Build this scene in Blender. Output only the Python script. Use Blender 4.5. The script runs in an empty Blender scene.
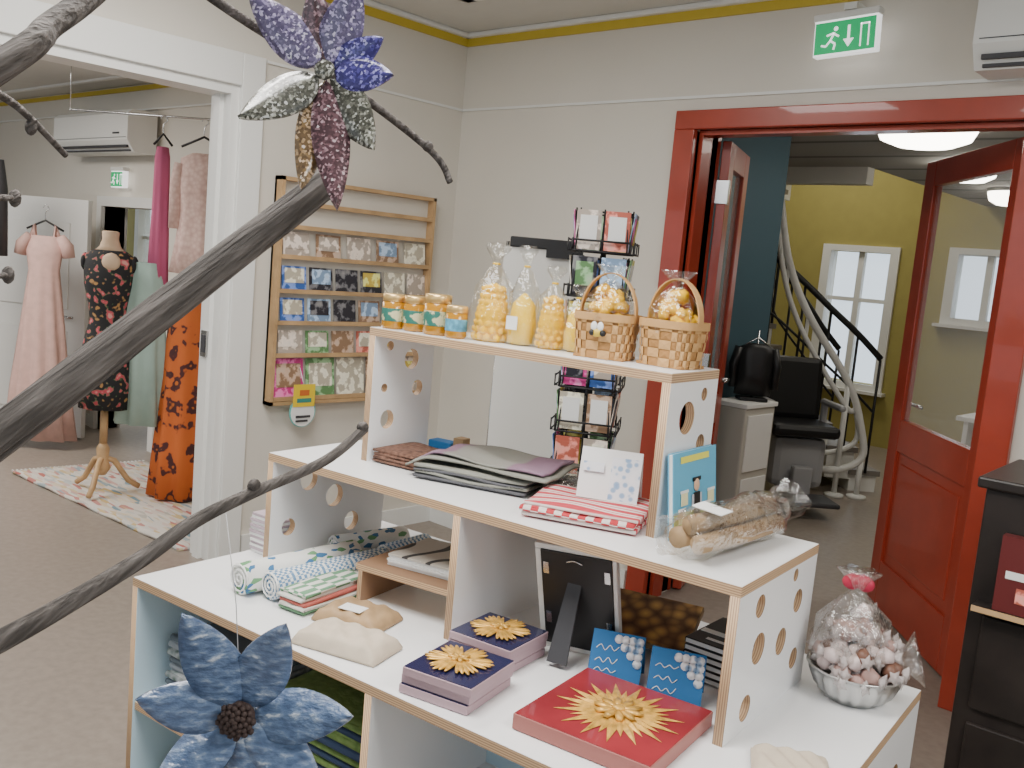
import bpy, bmesh, math, random
from mathutils import Vector, Matrix, Euler, noise
random.seed(7)
C=bpy.context
# ------------------------------------------------------------------ materials
def newmat(name):
    m=bpy.data.materials.new(name); m.use_nodes=True
    return m,m.node_tree,m.node_tree.nodes['Principled BSDF']
def mat(name,col,rough=.6,metal=0,var=.0,vscale=8,bump=0,bscale=60,alpha=1,trans=0,emit=0,coat=0,spec=.5,ior=1.45):
    m,nt,p=newmat(name); c=(*col,1)
    p.inputs['Base Color'].default_value=c; p.inputs['Roughness'].default_value=rough; p.inputs['Metallic'].default_value=metal
    p.inputs['Alpha'].default_value=alpha; p.inputs['Transmission Weight'].default_value=trans; p.inputs['Coat Weight'].default_value=coat
    p.inputs['Specular IOR Level'].default_value=spec; p.inputs['IOR'].default_value=ior
    if emit: p.inputs['Emission Color'].default_value=c; p.inputs['Emission Strength'].default_value=emit
    tc=nt.nodes.new('ShaderNodeTexCoord')
    if var:
        n=nt.nodes.new('ShaderNodeTexNoise'); n.inputs['Scale'].default_value=vscale; n.inputs['Detail'].default_value=4
        nt.links.new(tc.outputs['Object'],n.inputs['Vector'])
        r=nt.nodes.new('ShaderNodeValToRGB'); nt.links.new(n.outputs['Fac'],r.inputs['Fac'])
        r.color_ramp.elements[0].position=.3; r.color_ramp.elements[1].position=.7
        r.color_ramp.elements[0].color=(*[max(0,x*(1-var)) for x in col],1); r.color_ramp.elements[1].color=(*[min(1,x*(1+var)) for x in col],1)
        nt.links.new(r.outputs['Color'],p.inputs['Base Color'])
    if bump:
        n=nt.nodes.new('ShaderNodeTexNoise'); n.inputs['Scale'].default_value=bscale
        nt.links.new(tc.outputs['Object'],n.inputs['Vector'])
        b=nt.nodes.new('ShaderNodeBump'); b.inputs['Strength'].default_value=bump; b.inputs['Distance'].default_value=.01
        nt.links.new(n.outputs['Fac'],b.inputs['Height']); nt.links.new(b.outputs['Normal'],p.inputs['Normal'])
    return m
def film(name,fac,tint,bscale):
    m=bpy.data.materials.new(name); m.use_nodes=True; nt=m.node_tree; nt.nodes.clear()
    o=nt.nodes.new('ShaderNodeOutputMaterial'); mx=nt.nodes.new('ShaderNodeMixShader'); t=nt.nodes.new('ShaderNodeBsdfTransparent'); g=nt.nodes.new('ShaderNodeBsdfGlossy')
    t.inputs[0].default_value=(*tint,1); g.inputs['Color'].default_value=(1,1,1,1); g.inputs['Roughness'].default_value=.09
    tc=nt.nodes.new('ShaderNodeTexCoord'); n=nt.nodes.new('ShaderNodeTexNoise'); n.inputs['Scale'].default_value=bscale; n.inputs['Detail'].default_value=3
    nt.links.new(tc.outputs['Object'],n.inputs['Vector']); b=nt.nodes.new('ShaderNodeBump'); b.inputs['Strength'].default_value=1; b.inputs['Distance'].default_value=.012
    nt.links.new(n.outputs['Fac'],b.inputs['Height']); nt.links.new(b.outputs['Normal'],g.inputs['Normal'])
    lw=nt.nodes.new('ShaderNodeLayerWeight'); lw.inputs['Blend'].default_value=.35; nt.links.new(b.outputs['Normal'],lw.inputs['Normal'])
    mr=nt.nodes.new('ShaderNodeMapRange'); mr.inputs['To Min'].default_value=fac*.5; mr.inputs['To Max'].default_value=min(.9,fac*4)
    nt.links.new(lw.outputs['Facing'],mr.inputs['Value']); nt.links.new(mr.outputs['Result'],mx.inputs[0])
    nt.links.new(t.outputs[0],mx.inputs[1]); nt.links.new(g.outputs[0],mx.inputs[2]); nt.links.new(mx.outputs[0],o.inputs[0])
    return m
def pmat(name,kind,scale,stops,rough=.7,mp=(1,1,1),rot=(0,0,0),bump=0,metal=0,direction='X',interp='LINEAR',dist=0,trans=0,alpha=1,vt='POINT',bd=.005,detail=3):
    m,nt,p=newmat(name); tc=nt.nodes.new('ShaderNodeTexCoord'); mm=nt.nodes.new('ShaderNodeMapping'); mm.vector_type=vt
    mm.inputs['Scale'].default_value=mp; mm.inputs['Rotation'].default_value=rot
    nt.links.new(tc.outputs['Object'],mm.inputs['Vector'])
    if kind=='noise':
        n=nt.nodes.new('ShaderNodeTexNoise'); n.inputs['Detail'].default_value=detail; out='Fac'
    elif kind=='voronoi':
        n=nt.nodes.new('ShaderNodeTexVoronoi'); out='Distance'
    elif kind=='cells':
        n=nt.nodes.new('ShaderNodeTexVoronoi'); out='Color'
    elif kind=='wave':
        n=nt.nodes.new('ShaderNodeTexWave'); n.bands_direction=direction; n.inputs['Distortion'].default_value=dist; out='Fac'
    elif kind=='checker':
        n=nt.nodes.new('ShaderNodeTexChecker'); out='Fac'
    n.inputs['Scale'].default_value=scale
    nt.links.new(mm.outputs['Vector'],n.inputs['Vector'])
    r=nt.nodes.new('ShaderNodeValToRGB'); cr=r.color_ramp; cr.interpolation=interp
    while len(cr.elements)<len(stops): cr.elements.new(.5)
    for e,(po,c) in zip(cr.elements,stops): e.position=po; e.color=(*c,1)
    nt.links.new(n.outputs[out],r.inputs['Fac']); nt.links.new(r.outputs['Color'],p.inputs['Base Color'])
    p.inputs['Roughness'].default_value=rough; p.inputs['Metallic'].default_value=metal
    p.inputs['Transmission Weight'].default_value=trans; p.inputs['Alpha'].default_value=alpha
    if bump:
        b=nt.nodes.new('ShaderNodeBump'); b.inputs['Strength'].default_value=bump; b.inputs['Distance'].default_value=bd
        nt.links.new(n.outputs[out],b.inputs['Height']); nt.links.new(b.outputs['Normal'],p.inputs['Normal'])
    return m
# ------------------------------------------------------------------ builder
class B:
    def __init__(s,name): s.name=name; s.bm=bmesh.new(); s.mats=[]
    def mi(s,m):
        if m not in s.mats: s.mats.append(m)
        return s.mats.index(m)
    def _fin(s,vs,fs,m,M=None,smooth=False):
        if M is not None:
            for v in vs: v.co=M@v.co
        i=s.mi(m)
        for f in fs: f.material_index=i; f.smooth=smooth
    def box(s,c,d,m,rot=(0,0,0),bev=0,M=None):
        r=bmesh.ops.create_cube(s.bm,size=1); vs=r['verts']
        for v in vs: v.co=Vector((v.co.x*d[0],v.co.y*d[1],v.co.z*d[2]))
        fs=list({f for v in vs for f in v.link_faces})
        if bev:
            es=list({e for v in vs for e in v.link_edges})
            rr=bmesh.ops.bevel(s.bm,geom=es,offset=bev,segments=2,affect='EDGES',profile=.5)
            vs=list({v for f in rr['faces'] for v in f.verts})
            fs=list({f for v in vs for f in v.link_faces}); vs=list({v for f in fs for v in f.verts})
        T=Matrix.Translation(c)@Euler(rot).to_matrix().to_4x4()
        if M is not None: T=M@T
        s._fin(vs,fs,m,T)
        return s
    def box2(s,a,b,m,**k):
        c=[(a[i]+b[i])/2 for i in range(3)]; d=[abs(b[i]-a[i]) for i in range(3)]
        return s.box(c,d,m,**k)
    def lathe(s,prof,m,loc=(0,0,0),rot=(0,0,0),seg=24,sc=(1,1),M=None,smooth=True,rip=None):
        rings=[]
        for r,z in prof:
            ring=[]
            for i in range(seg):
                t=2*math.pi*i/seg; k=1
                if rip: k=1+rip(t,z)
                ring.append(s.bm.verts.new((r*k*sc[0]*math.cos(t),r*k*sc[1]*math.sin(t),z)))
            rings.append(ring)
        fs=[]
        for a,b in zip(rings,rings[1:]):
            for i in range(seg):
                j=(i+1)%seg; fs.append(s.bm.faces.new((a[i],a[j],b[j],b[i])))
        for ring,rv in ((rings[0],True),(rings[-1],False)):
            fs.append(s.bm.faces.new(list(reversed(ring)) if rv else ring))
        T=Matrix.Translation(loc)@Euler(rot).to_matrix().to_4x4()
        if M is not None: T=M@T
        s._fin([v for r in rings for v in r],fs,m,T,smooth)
        return s
    def loft(s,secs,m,seg=32,rip=None,M=None,cap=True):
        rings=[]
        for q in secs:
            cx,cy,z,rx,ry=q[:5]
            ring=[]
            for i in range(seg):
                t=2*math.pi*i/seg; k=1+(rip(t,z) if rip else 0)
                ring.append(s.bm.verts.new((cx+rx*k*math.cos(t),cy+ry*k*math.sin(t),z)))
            rings.append(ring)
        fs=[]
        for a,b in zip(rings,rings[1:]):
            for i in range(seg):
                j=(i+1)%seg; fs.append(s.bm.faces.new((a[i],a[j],b[j],b[i])))
        if cap:
            fs.append(s.bm.faces.new(list(reversed(rings[0])))); fs.append(s.bm.faces.new(rings[-1]))
        s._fin([v for r in rings for v in r],fs,m,M,True); return s
    def tube(s,pts,rad,m,seg=8,M=None,jit=0,cap=True,rip=None):
        pts=[Vector(p) for p in pts]; n=len(pts)
        if not hasattr(rad,'__len__'): rad=[rad]*n
        rings=[]; ref=None
        for i,p in enumerate(pts):
            d=(pts[min(i+1,n-1)]-pts[max(i-1,0)]); d=d.normalized() if d.length>1e-9 else Vector((0,0,1))
            if ref is None:
                ref=Vector((0,0,1)) if abs(d.z)<.9 else Vector((1,0,0))
            a=(ref-d*ref.dot(d)); a.normalize(); b=d.cross(a); ref=a
            ring=[]
            for k in range(seg):
                t=2*math.pi*k/seg; rr=rad[i]*(1+(noise.noise(p*12+Vector((k*1.7,0,0)))*jit if jit else 0)+(rip(t,i) if rip else 0))
                ring.append(s.bm.verts.new(p+a*rr*math.cos(t)+b*rr*math.sin(t)))
            rings.append(ring)
        fs=[]
        for a,b in zip(rings,rings[1:]):
            for i in range(seg):
                j=(i+1)%seg; fs.append(s.bm.faces.new((a[i],a[j],b[j],b[i])))
        if cap:
            fs.append(s.bm.faces.new(list(reversed(rings[0])))); fs.append(s.bm.faces.new(rings[-1]))
        s._fin([v for r in rings for v in r],fs,m,M,True); return s
    def ball(s,c,r,m,sc=(1,1,1),sub=2,M=None):
        rr=bmesh.ops.create_icosphere(s.bm,subdivisions=sub,radius=r); vs=rr['verts']
        fs=list({f for v in vs for f in v.link_faces})
        T=Matrix.Translation(c)@Matrix.Diagonal((*sc,1))
        if M is not None: T=M@T
        s._fin(vs,fs,m,T,True); return s
    def prism(s,outline,z0,z1,m,M=None):
        a=[s.bm.verts.new((x,y,z0)) for x,y in outline]; b=[s.bm.verts.new((x,y,z1)) for x,y in outline]
        n=len(a); fs=[s.bm.faces.new(list(reversed(a))),s.bm.faces.new(b)]
        for i in range(n):
            j=(i+1)%n; fs.append(s.bm.faces.new((a[i],a[j],b[j],b[i])))
        s._fin(a+b,fs,m,M); return s
    def sheet(s,nx,ny,fn,m,th=0,M=None,smooth=True):
        g=[[s.bm.verts.new(fn(i/nx,j/ny)) for j in range(ny+1)] for i in range(nx+1)]
        fs=[s.bm.faces.new((g[i][j],g[i+1][j],g[i+1][j+1],g[i][j+1])) for i in range(nx) for j in range(ny)]
        vs=[v for r in g for v in r]
        if th:
            g2=[[s.bm.verts.new(g[i][j].co-Vector((0,0,th))) for j in range(ny+1)] for i in range(nx+1)]
            fs+=[s.bm.faces.new((g2[i][j],g2[i][j+1],g2[i+1][j+1],g2[i+1][j])) for i in range(nx) for j in range(ny)]
            for i in range(nx):
                fs.append(s.bm.faces.new((g[i][0],g2[i][0],g2[i+1][0],g[i+1][0]))); fs.append(s.bm.faces.new((g[i][ny],g[i+1][ny],g2[i+1][ny],g2[i][ny])))
            for j in range(ny):
                fs.append(s.bm.faces.new((g[0][j],g[0][j+1],g2[0][j+1],g2[0][j]))); fs.append(s.bm.faces.new((g[nx][j],g2[nx][j],g2[nx][j+1],g[nx][j+1])))
            vs+= [v for r in g2 for v in r]
        s._fin(vs,fs,m,M,smooth); return s
    def holed(s,w0,a0,a1,z0,z1,th,holes,face,edge):
        cu=bpy.data.curves.new('c','CURVE'); cu.dimensions='2D'; cu.fill_mode='BOTH'; cu.extrude=th/2
        def sp(pts):
            q=cu.splines.new('POLY'); q.points.add(len(pts)-1)
            for pt,(x,y) in zip(q.points,pts): pt.co=(x,y,0,1)
            q.use_cyclic_u=True
        sp([(a0,z0),(a1,z0),(a1,z1),(a0,z1)])
        for (x,y,r) in holes: sp([(x+r*math.cos(t*math.pi/14),y+r*math.sin(t*math.pi/14)) for t in range(28)])
        ob=bpy.data.objects.new('c',cu); me=bpy.data.meshes.new_from_object(ob)
        n0=len(s.bm.verts); s.bm.from_mesh(me); s.bm.verts.ensure_lookup_table()
        vs=s.bm.verts[n0:]
        for v in vs:
            x,y,z=v.co; v.co=(w0+z,x,y)
        fs={f for v in vs for f in v.link_faces}
        s.bm.normal_update()
        fi,ei=s.mi(face),s.mi(edge)
        for f in fs: f.material_index=fi if abs(f.normal.x)>.8 else ei
        bpy.data.objects.remove(ob); bpy.data.curves.remove(cu); bpy.data.meshes.remove(me)
        return s
    def done(s,M=None,parent=None,recalc=True):
        if recalc: bmesh.ops.recalc_face_normals(s.bm,faces=s.bm.faces)
        me=bpy.data.meshes.new(s.name); s.bm.to_mesh(me); s.bm.free()
        for m in s.mats: me.materials.append(m)
        o=bpy.data.objects.new(s.name,me); C.collection.objects.link(o)
        if M is not None: o.matrix_world=M
        if parent: o.parent=parent
        return o
def T(x,y,z=0,rz=0,rx=0,ry=0): return Matrix.Translation((x,y,z))@Euler((rx,ry,rz)).to_matrix().to_4x4()
XZ=Matrix(((1,0,0,0),(0,0,-1,0),(0,1,0,0),(0,0,0,1)))
DM=T(-1.382,1.588,0,.114)           # display frame
def D(u,v,z=0,rz=0,rx=0,ry=0): return DM@T(u,v,z+.0008,rz,rx,ry)
def arc(pts,n=8):
    out=[]; P=[Vector(p) for p in pts]
    for i in range(len(P)-1):
        a=P[max(i-1,0)];b_=P[i];c=P[i+1];d=P[min(i+2,len(P)-1)]
        for k in range(n):
            t=k/n; out.append(.5*((2*b_)+(-a+c)*t+(2*a-5*b_+4*c-d)*t*t+(-a+3*b_-3*c+d)*t**3))
    return out+[P[-1]]
# ------------------------------------------------------------------ palette
wallm=mat('wall_paint',(.70,.66,.585),.85,var=.02,vscale=2,bump=.05,bscale=150)
ceilm=mat('ceiling_paint',(.66,.65,.61),.9,var=.02)
white=mat('white_paint',(.80,.80,.77),.45)
whitelam=mat('white_laminate',(.84,.84,.84),.3,var=.02,vscale=3)
ply=pmat('plywood_edge','wave',70,[(0,(.28,.16,.09)),(.45,(.52,.34,.19)),(1,(.60,.42,.25))],.6,direction='Z')
plyx=pmat('plywood_edge_upright','wave',70,[(0,(.28,.16,.09)),(.45,(.52,.34,.19)),(1,(.60,.42,.25))],.6,direction='X')
paleblue=mat('pale_blue_board',(.50,.66,.75),.5)
yellowt=mat('yellow_stripe',(.60,.45,.05),.6)
yelloww=mat('yellow_wall',(.37,.32,.10),.8,var=.04)
floorm=mat('linoleum',(.275,.232,.195),.38,var=.10,vscale=30,spec=.45)
redm=mat('red_gloss_paint',(.36,.045,.022),.3,coat=.25,var=.08)
tealm=mat('teal_wall',(.040,.085,.11),.7)
glass=mat('clear_glass',(.95,.98,.97),.02,alpha=.12)
cello=film('cellophane',.10,(.97,.97,.95),40)
cello2=film('crinkled_film',.16,(.93,.92,.90),45)
black=mat('black',(.012,.012,.013),.45)
darkg=mat('dark_grey',(.05,.05,.055),.5)
chrome=mat('metal',(.6,.6,.6),.25,1)
greenm=mat('exit_green',(.005,.36,.12),.4,emit=.7)
whem=mat('exit_white',(.9,.9,.9),.4,emit=1.1)
gold=mat('gold_straw',(.64,.36,.07),.3,.25,var=.4,vscale=60)
wood=mat('light_wood',(.50,.32,.16),.5,var=.2,vscale=10)
paper=mat('white_paper',(.82,.82,.80),.6)
kraft=mat('kraft_paper',(.38,.25,.13),.6,var=.18,vscale=25)
# ------------------------------------------------------------------ room shell
def wallpan(name,axis,c0,c1,a0,a1,z0,z1,ops,m):
    b=B(name); A=sorted({a0,a1,*[o[0] for o in ops],*[o[1] for o in ops]}); Z=sorted({z0,z1,*[o[2] for o in ops],*[o[3] for o in ops]})
    for i in range(len(A)-1):
        for j in range(len(Z)-1):
            ca,cz=(A[i]+A[i+1])/2,(Z[j]+Z[j+1])/2
            if any(o[0]<ca<o[1] and o[2]<cz<o[3] for o in ops): continue
            if axis=='x': b.box2((A[i],c0,Z[j]),(A[i+1],c1,Z[j+1]),m)
            else: b.box2((c0,A[i],Z[j]),(c1,A[i+1],Z[j+1]),m)
    return b.done(recalc=False)
HC=2.69
WL=-3.874; WB=3.695
b=B('floor'); b.box2((-12,-3,-.1),(3,12,0),floorm); b.done()
wallpan('wall_left','y',WL-.15,WL,-2.5,WB,0,HC,[(.5,2.33,0,2.16)],wallm)
wallpan('wall_back','x',WB,WB+.18,WL-.15,3,0,HC,[(-2.37,-1.03,0,2.15)],wallm)
wallpan('wall_front','x',-2.7,-2.5,-12,3,0,HC,[(-3.2,-.9,.8,2.4),(-.4,2,.8,2.4),(-10,-6,.8,2.3)],wallm)
wallpan('wall_right','y',2.8,3,-2.5,WB,0,HC,[(-1.5,1.5,.8,2.4)],wallm)
b=B('ceiling'); b.box2((WL-.15,-2.7,HC),(3,WB+.18,HC+.12),ceilm); b.done()
b=B('trim_1'); b.box2((WL,-2.5,2.625),(WL+.012,WB,2.665),yellowt); b.box2((WL,WB-.012,2.625),(2.8,WB,2.665),yellowt); b.done()
b=B('trim_2'); b.box2((WL,-2.5,2.665),(WL+.04,WB,2.69),white,bev=.008); b.box2((WL,WB-.04,2.665),(2.8,WB,2.69),white,bev=.008)
b.box2((WL,2.46,2.285),(WL+.012,WB,2.297),white); b.box2((WL,WB-.012,2.285),(2.8,WB,2.297),white); b.done()
b=B('trim_3')
b.box2((WL+.5,-2.4,2.675),(WL+.56,WB-.5,2.69),white); b.box2((WL+.5,WB-.56,2.675),(2.6,WB-.5,2.69),white); b.done()
b=B('baseboard_left'); b.box2((WL,2.46,0),(WL+.018,WB,.1),white); b.done()
b=B('baseboard_back'); b.box2((WL,WB-.018,0),(-2.49,WB,.1),white); b.box2((-.88,WB-.018,0),(2.8,WB,.1),white); b.done()
b=B('door_frame_white')
b.box2((WL,2.33,0),(WL+.03,2.445,2.30),white,bev=.004); b.box2((WL,.3,2.16),(WL+.03,2.33,2.30),white,bev=.004)
b.box2((WL-.155,2.29,0),(WL+.01,2.33,2.16),white); b.box2((WL-.155,.5,2.12),(WL+.01,2.29,2.16),white)
b.box2((WL-.10,2.27,0),(WL-.05,2.295,2.12),white)
b.box2((WL-.10,2.262,.95),(WL-.05,2.272,1.07),chrome); b.box2((WL-.088,2.258,.97),(WL-.062,2.264,1.05),darkg); b.done()
b=B('door_frame')
y=WB
for x0,x1 in ((-2.473,-2.37),(-1.03,-.925)): b.box2((x0,y-.03,0),(x1,y+.21,2.15),redm,bev=.004)
b.box2((-2.473,y-.03,2.15),(-.925,y+.21,2.232),redm,bev=.004)
b.box2((-2.37,y+.02,0),(-2.35,y+.1,2.13),redm); b.box2((-2.37,y+.02,2.13),(-1.03,y+.1,2.15),redm); b.done()
def leaf(name,h,f):
    v=Vector((f[0]-h[0],f[1]-h[1],0)); w=v.length; an=math.atan2(v.y,v.x); M=T(h[0],h[1],0,an); H=2.135; t=.042
    b=B(name); s=.115
    b.box2((0,-t/2,.01),(s,t/2,H),redm,M=M,bev=.004); b.box2((w-s,-t/2,.01),(w,t/2,H),redm,M=M,bev=.004)
    for z0,z1 in ((.01,.24),(.78,.93),(2.02,H)): b.box2((s,-t/2,z0),(w-s,t/2,z1),redm,M=M,bev=.003)
    b.box2((s,-.008,.24),(w-s,.008,.78),redm,M=M); b.box2((s+.05,-.014,.29),(w-s-.05,.014,.73),redm,M=M,bev=.006)
    b.box2((s,-.004,.93),(w-s,.004,2.02),glass,M=M)
    for zz in (.25,1.05,1.85): b.box2((-.012,-.03,zz),(.03,.03,zz+.11),chrome,M=M,bev=.003)
    b.tube([(w-.05,-.05,1.0),(w-.16,-.05,1.0)],.009,chrome,M=M); b.tube([(w-.05,.02,1.0),(w-.05,-.05,1.0)],.009,chrome,M=M)
    return b.done()
leaf('door_2',(-1.055,WB+.22),(-1.69,4.66)); leaf('door_1',(-2.345,WB+.22),(-2.53,4.42))
# ------------------------------------------------------------------ hall behind
YB=WB+.18
wallpan('wall_far','x',9.5,9.7,-7,3,0,3.8,[(-4.35,-3.68,.6,1.92),(-3.1,-2.5,1.35,1.95)],yelloww)
b=B('wall_teal'); b.box2((-2.87,YB,0),(-2.75,5.3,2.4),tealm); b.done()
b=B('wall_hall_left'); b.box2((-7,YB,0),(-6.8,9.5,3.8),yelloww); b.done()
b=B('wall_hall_right'); b.box2((2.8,YB,0),(3,9.5,2.5),yelloww); b.done()
ctile=pmat('ceiling_tiles','wave',.5,[(0,(.12,.12,.11)),(.06,(.34,.33,.31)),(1,(.36,.35,.32))],.8,direction='Y')
b=B('ceiling_hall'); b.box2((-7,YB,2.4),(3,6.9,2.5),ctile); b.box2((-2.9,6.9,2.4),(3,9.5,2.5),ctile); b.box2((-7,6.78,2.28),(-2.9,6.9,2.4),ceilm); b.done()
b=B('ceiling_stairwell'); b.box2((-7,6.9,3.7),(-2.9,9.7,3.8),ceilm); b.box2((-2.95,6.9,2.5),(-2.9,9.5,3.7),yelloww); b.box2((-7,6.85,2.5),(-2.9,6.9,3.7),yelloww); b.done()
def window(name,x0,x1,z0,z1,y,bars=1):
    b=B(name)
    for q in ((x0-.06,z0-.06,x1+.06,z0),(x0-.06,z1,x1+.06,z1+.06),(x0-.06,z0,x0+.03,z1),(x1-.03,z0,x1+.06,z1)):
        b.box2((q[0],y-.03,q[1]),(q[2],y+.12,q[3]),white)
    xm=(x0+x1)/2; b.box2((xm-.03,y+.02,z0),(xm+.03,y+.08,z1),white)
    if bars: b.box2((x0,y+.03,z0+(z1-z0)*.62),(x1,y+.07,z0+(z1-z0)*.62+.04),white)
    b.box2((x0,y+.045,z0),(x1,y+.05,z1),glass); b.box2((x0-.1,y-.1,z0-.09),(x1+.1,y+.02,z0-.06),white)
    b.done()
window('window_1',-4.35,-3.68,.6,1.92,9.5); window('window_2',-3.1,-2.5,1.35,1.95,9.5,0)
lampm=mat('lamp_glow',(1,.94,.82),.4,emit=12)
for i,(x,y_,r) in enumerate(((-1.90,5.10,.24),(-2.15,6.6,.17),(-2.3,8.1,.17))):
    b=B('ceiling_lamp'); b.lathe([(r,2.4),(r*1.02,2.36),(r*.92,2.31),(r*.6,2.28),(.01,2.27)],lampm,(x,y_,0),seg=32); b.lathe([(r*1.06,2.4),(r*1.06,2.375),(r*.98,2.375)],white,(x,y_,0),seg=32); b.done()
stepm=mat('stair_step',(.20,.18,.16),.5); railw=mat('white_rail',(.70,.70,.67),.35)
st=B('staircase'); path=arc([(-3.0,7.52,0),(-3.35,7.19,0),(-3.75,6.98,0),(-4.15,7.1,0),(-4.5,7.6,0),(-4.65,8.3,0)],10)
n=15; L=[0]
for i in range(1,len(path)): L.append(L[-1]+(path[i]-path[i-1]).length)
def at(s):
    s=max(0,min(s,L[-1]-1e-4))
    for i in range(1,len(L)):
        if L[i]>=s:
            k=(s-L[i-1])/(L[i]-L[i-1]); return path[i-1].lerp(path[i],k),(path[i]-path[i-1]).normalized()
nearp=[];farp=[]
for i in range(n):
    q,d=at(L[-1]*(i+.5)/n); z=.17*(i+1); an=math.atan2(d.y,d.x)
    st.box((q.x,q.y,z-.02),(L[-1]/n+.06,.8,.04),stepm,rot=(0,0,an)); st.box((q.x,q.y,z-.14),(L[-1]/n+.03,.74,.22),white,rot=(0,0,an))
    nn=Vector((-d.y,d.x,0))
    for sgn,lst in ((1,nearp),(-1,farp)):
        w=q+nn*.4*sgn; lst.append((w.x,w.y,z)); st.tube([(w.x,w.y,z-.02),(w.x,w.y,z+.85)],.011,black)
for lst in (nearp,farp): st.tube(arc([(x,y_,z+.86) for x,y_,z in lst],4),.024,black); st.tube(arc([(x,y_,z+.45) for x,y_,z in lst],4),.010,black)
st.done()
b=B('stairlift_rail')
base=[(-3.02,6.62,.22),(-2.85,6.78,.2),(-2.72,6.92,.3),(-2.74,6.90,.52),(-2.84,6.80,.85),(-3.10,6.56,1.32),(-3.24,6.44,1.68),(-3.32,6.37,2.08),(-3.36,6.36,2.35)]
b.tube(arc(base),.028,railw); b.tube(arc([(x-.06 if i<4 else x,y_,z-.17 if i>3 else z+.12) for i,(x,y_,z) in enumerate(base)]),.020,railw)
for x,y_,z in base[:6:2]: b.tube([(x,y_,0),(x,y_,z)],.022,railw); b.lathe([(.07,0),(.07,.02),(.02,.03)],railw,(x,y_,0))
for i,(x,y_,z) in enumerate(base[4:8]): b.box((x,y_,z-.085),(.02,.02,.17),railw)
b.done()
b=B('stairlift_chair'); M=T(-2.93,6.24,0,.80)@Matrix.Diagonal((1.12,1.12,1.05,1))
lg=mat('lift_grey',(.36,.36,.37),.4)
b.box((0,.06,.30),(.34,.36,.34),lg,bev=.05,M=M); b.box((0,0,.52),(.42,.40,.08),black,bev=.03,M=M)
b.box((0,.18,.76),(.38,.07,.42),black,bev=.035,rot=(-.1,0,0),M=M)
for s in (-.22,.22): b.box((s,.02,.68),(.045,.34,.045),lg,bev=.02,M=M); b.box((s,.15,.6),(.04,.05,.18),lg,bev=.015,M=M)
b.box((0,-.30,.1),(.32,.26,.03),darkg,bev=.01,M=M); b.box((0,-.17,.19),(.12,.06,.2),lg,bev=.01,M=M); b.tube([(0,.06,0),(0,.06,.14)],.06,railw,M=M); b.done()
b=B('reception_cabinet'); b.box2((-2.72,4.72,0),(-2.52,5.06,.82),mat('cream_board',(.50,.48,.42),.6),bev=.01); b.box2((-2.73,4.71,.82),(-2.51,5.07,.845),white,bev=.003)
for z in (.1,.46): b.box2((-2.52,4.75,z),(-2.512,5.03,z+.32),white,bev=.003)
b.done()
b=B('black_jacket_on_stand'); M=T(-2.61,4.93,.846,.75)
b.box((0,0,.01),(.16,.12,.02),black,bev=.005,M=M); b.tube([(0,0,.01),(0,0,.40)],.006,chrome,M=M)
b.loft([(0,0,.03,.10,.045),(0,0,.15,.095,.045),(0,0,.26,.105,.04),(0,0,.30,.10,.035),(0,0,.325,.045,.02)],black,M=M,rip=lambda t,z:.05*math.cos(6*t))
for s in (-1,1): b.tube([(.10*s,0,.30),(.125*s,.0,.2),(.12*s,-.01,.07)],[.025,.025,.02],black,M=M)
b.tube([(-.09,0,.30),(0,0,.36),(.09,0,.30)],.005,chrome,M=M); b.done()
b=B('office_desk'); b.box2((-2.1,6.9,.70),(-1.1,7.5,.73),white)
for x in (-2.05,-1.15): b.box2((x,6.92,0),(x+.03,7.48,.7),white)
b.box2((-1.9,7.1,.86),(-1.5,7.13,1.12),darkg,bev=.004); b.tube([(-1.7,7.13,.73),(-1.7,7.13,.9)],.02,darkg); b.done()
# ------------------------------------------------------------------ dressing room
wallpan('wall_dressing_back','x',3.15,3.3,-12,WL-.15,0,2.5,[(-6.95,-6.12,0,1.64)],wallm)
b=B('wall_dressing_end'); b.box2((-12,-2.5,0),(-11.8,5,2.5),wallm); b.done()
b=B('ceiling_dressing_room'); b.box2((-12,-2.7,2.47),(WL-.15,3.3,2.6),ceilm)
for yy in (2.9,2.2,1.5,.8): b.box2((-12,yy,2.455),(WL-.15,yy+.03,2.47),white)
b.done()
b=B('trim_4'); b.box2((-12,3.135,2.43),(WL-.15,3.15,2.46),yellowt); b.box2((-12,3.12,2.29),(WL-.15,3.15,2.3),white); b.done()
b=B('baseboard_dressing_room'); b.box2((-12,3.13,0),(-7.02,3.15,.09),white); b.box2((-6.05,3.13,0),(WL-.15,3.15,.09),white); b.done()
b=B('door_frame.001')
for x0,x1 in ((-7.02,-6.95),(-6.12,-6.05)): b.box2((x0,3.12,0),(x1,3.32,1.64),white)
b.box2((-7.02,3.12,1.64),(-6.05,3.32,1.71),white); b.done()
wallpan('wall_side_room','x',5.5,5.6,-12,-4.1,0,2.5,[(-11.2,-8.9,.7,1.8)],yelloww)
window('window_3',-11.2,-8.9,.7,1.8,5.5)
b=B('ceiling_side_room'); b.box2((-12,3.3,2.5),(-4.1,5.6,2.6),ceilm); b.done()
b=B('door_3'); M=T(-6.62,2.9,0,math.atan2(-.35,-.9))
b.box2((0,-.02,.01),(.95,.02,1.66),white,M=M,bev=.004)
for z0,z1 in ((.15,.75),(.9,1.5)): b.box2((.15,.018,z0),(.8,.03,z1),white,M=M,bev=.008); b.box2((.15,-.03,z0),(.8,-.018,z1),white,M=M,bev=.008)
b.tube([(.08,.05,.85),(.2,.05,.85)],.01,chrome,M=M); b.done()
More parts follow.
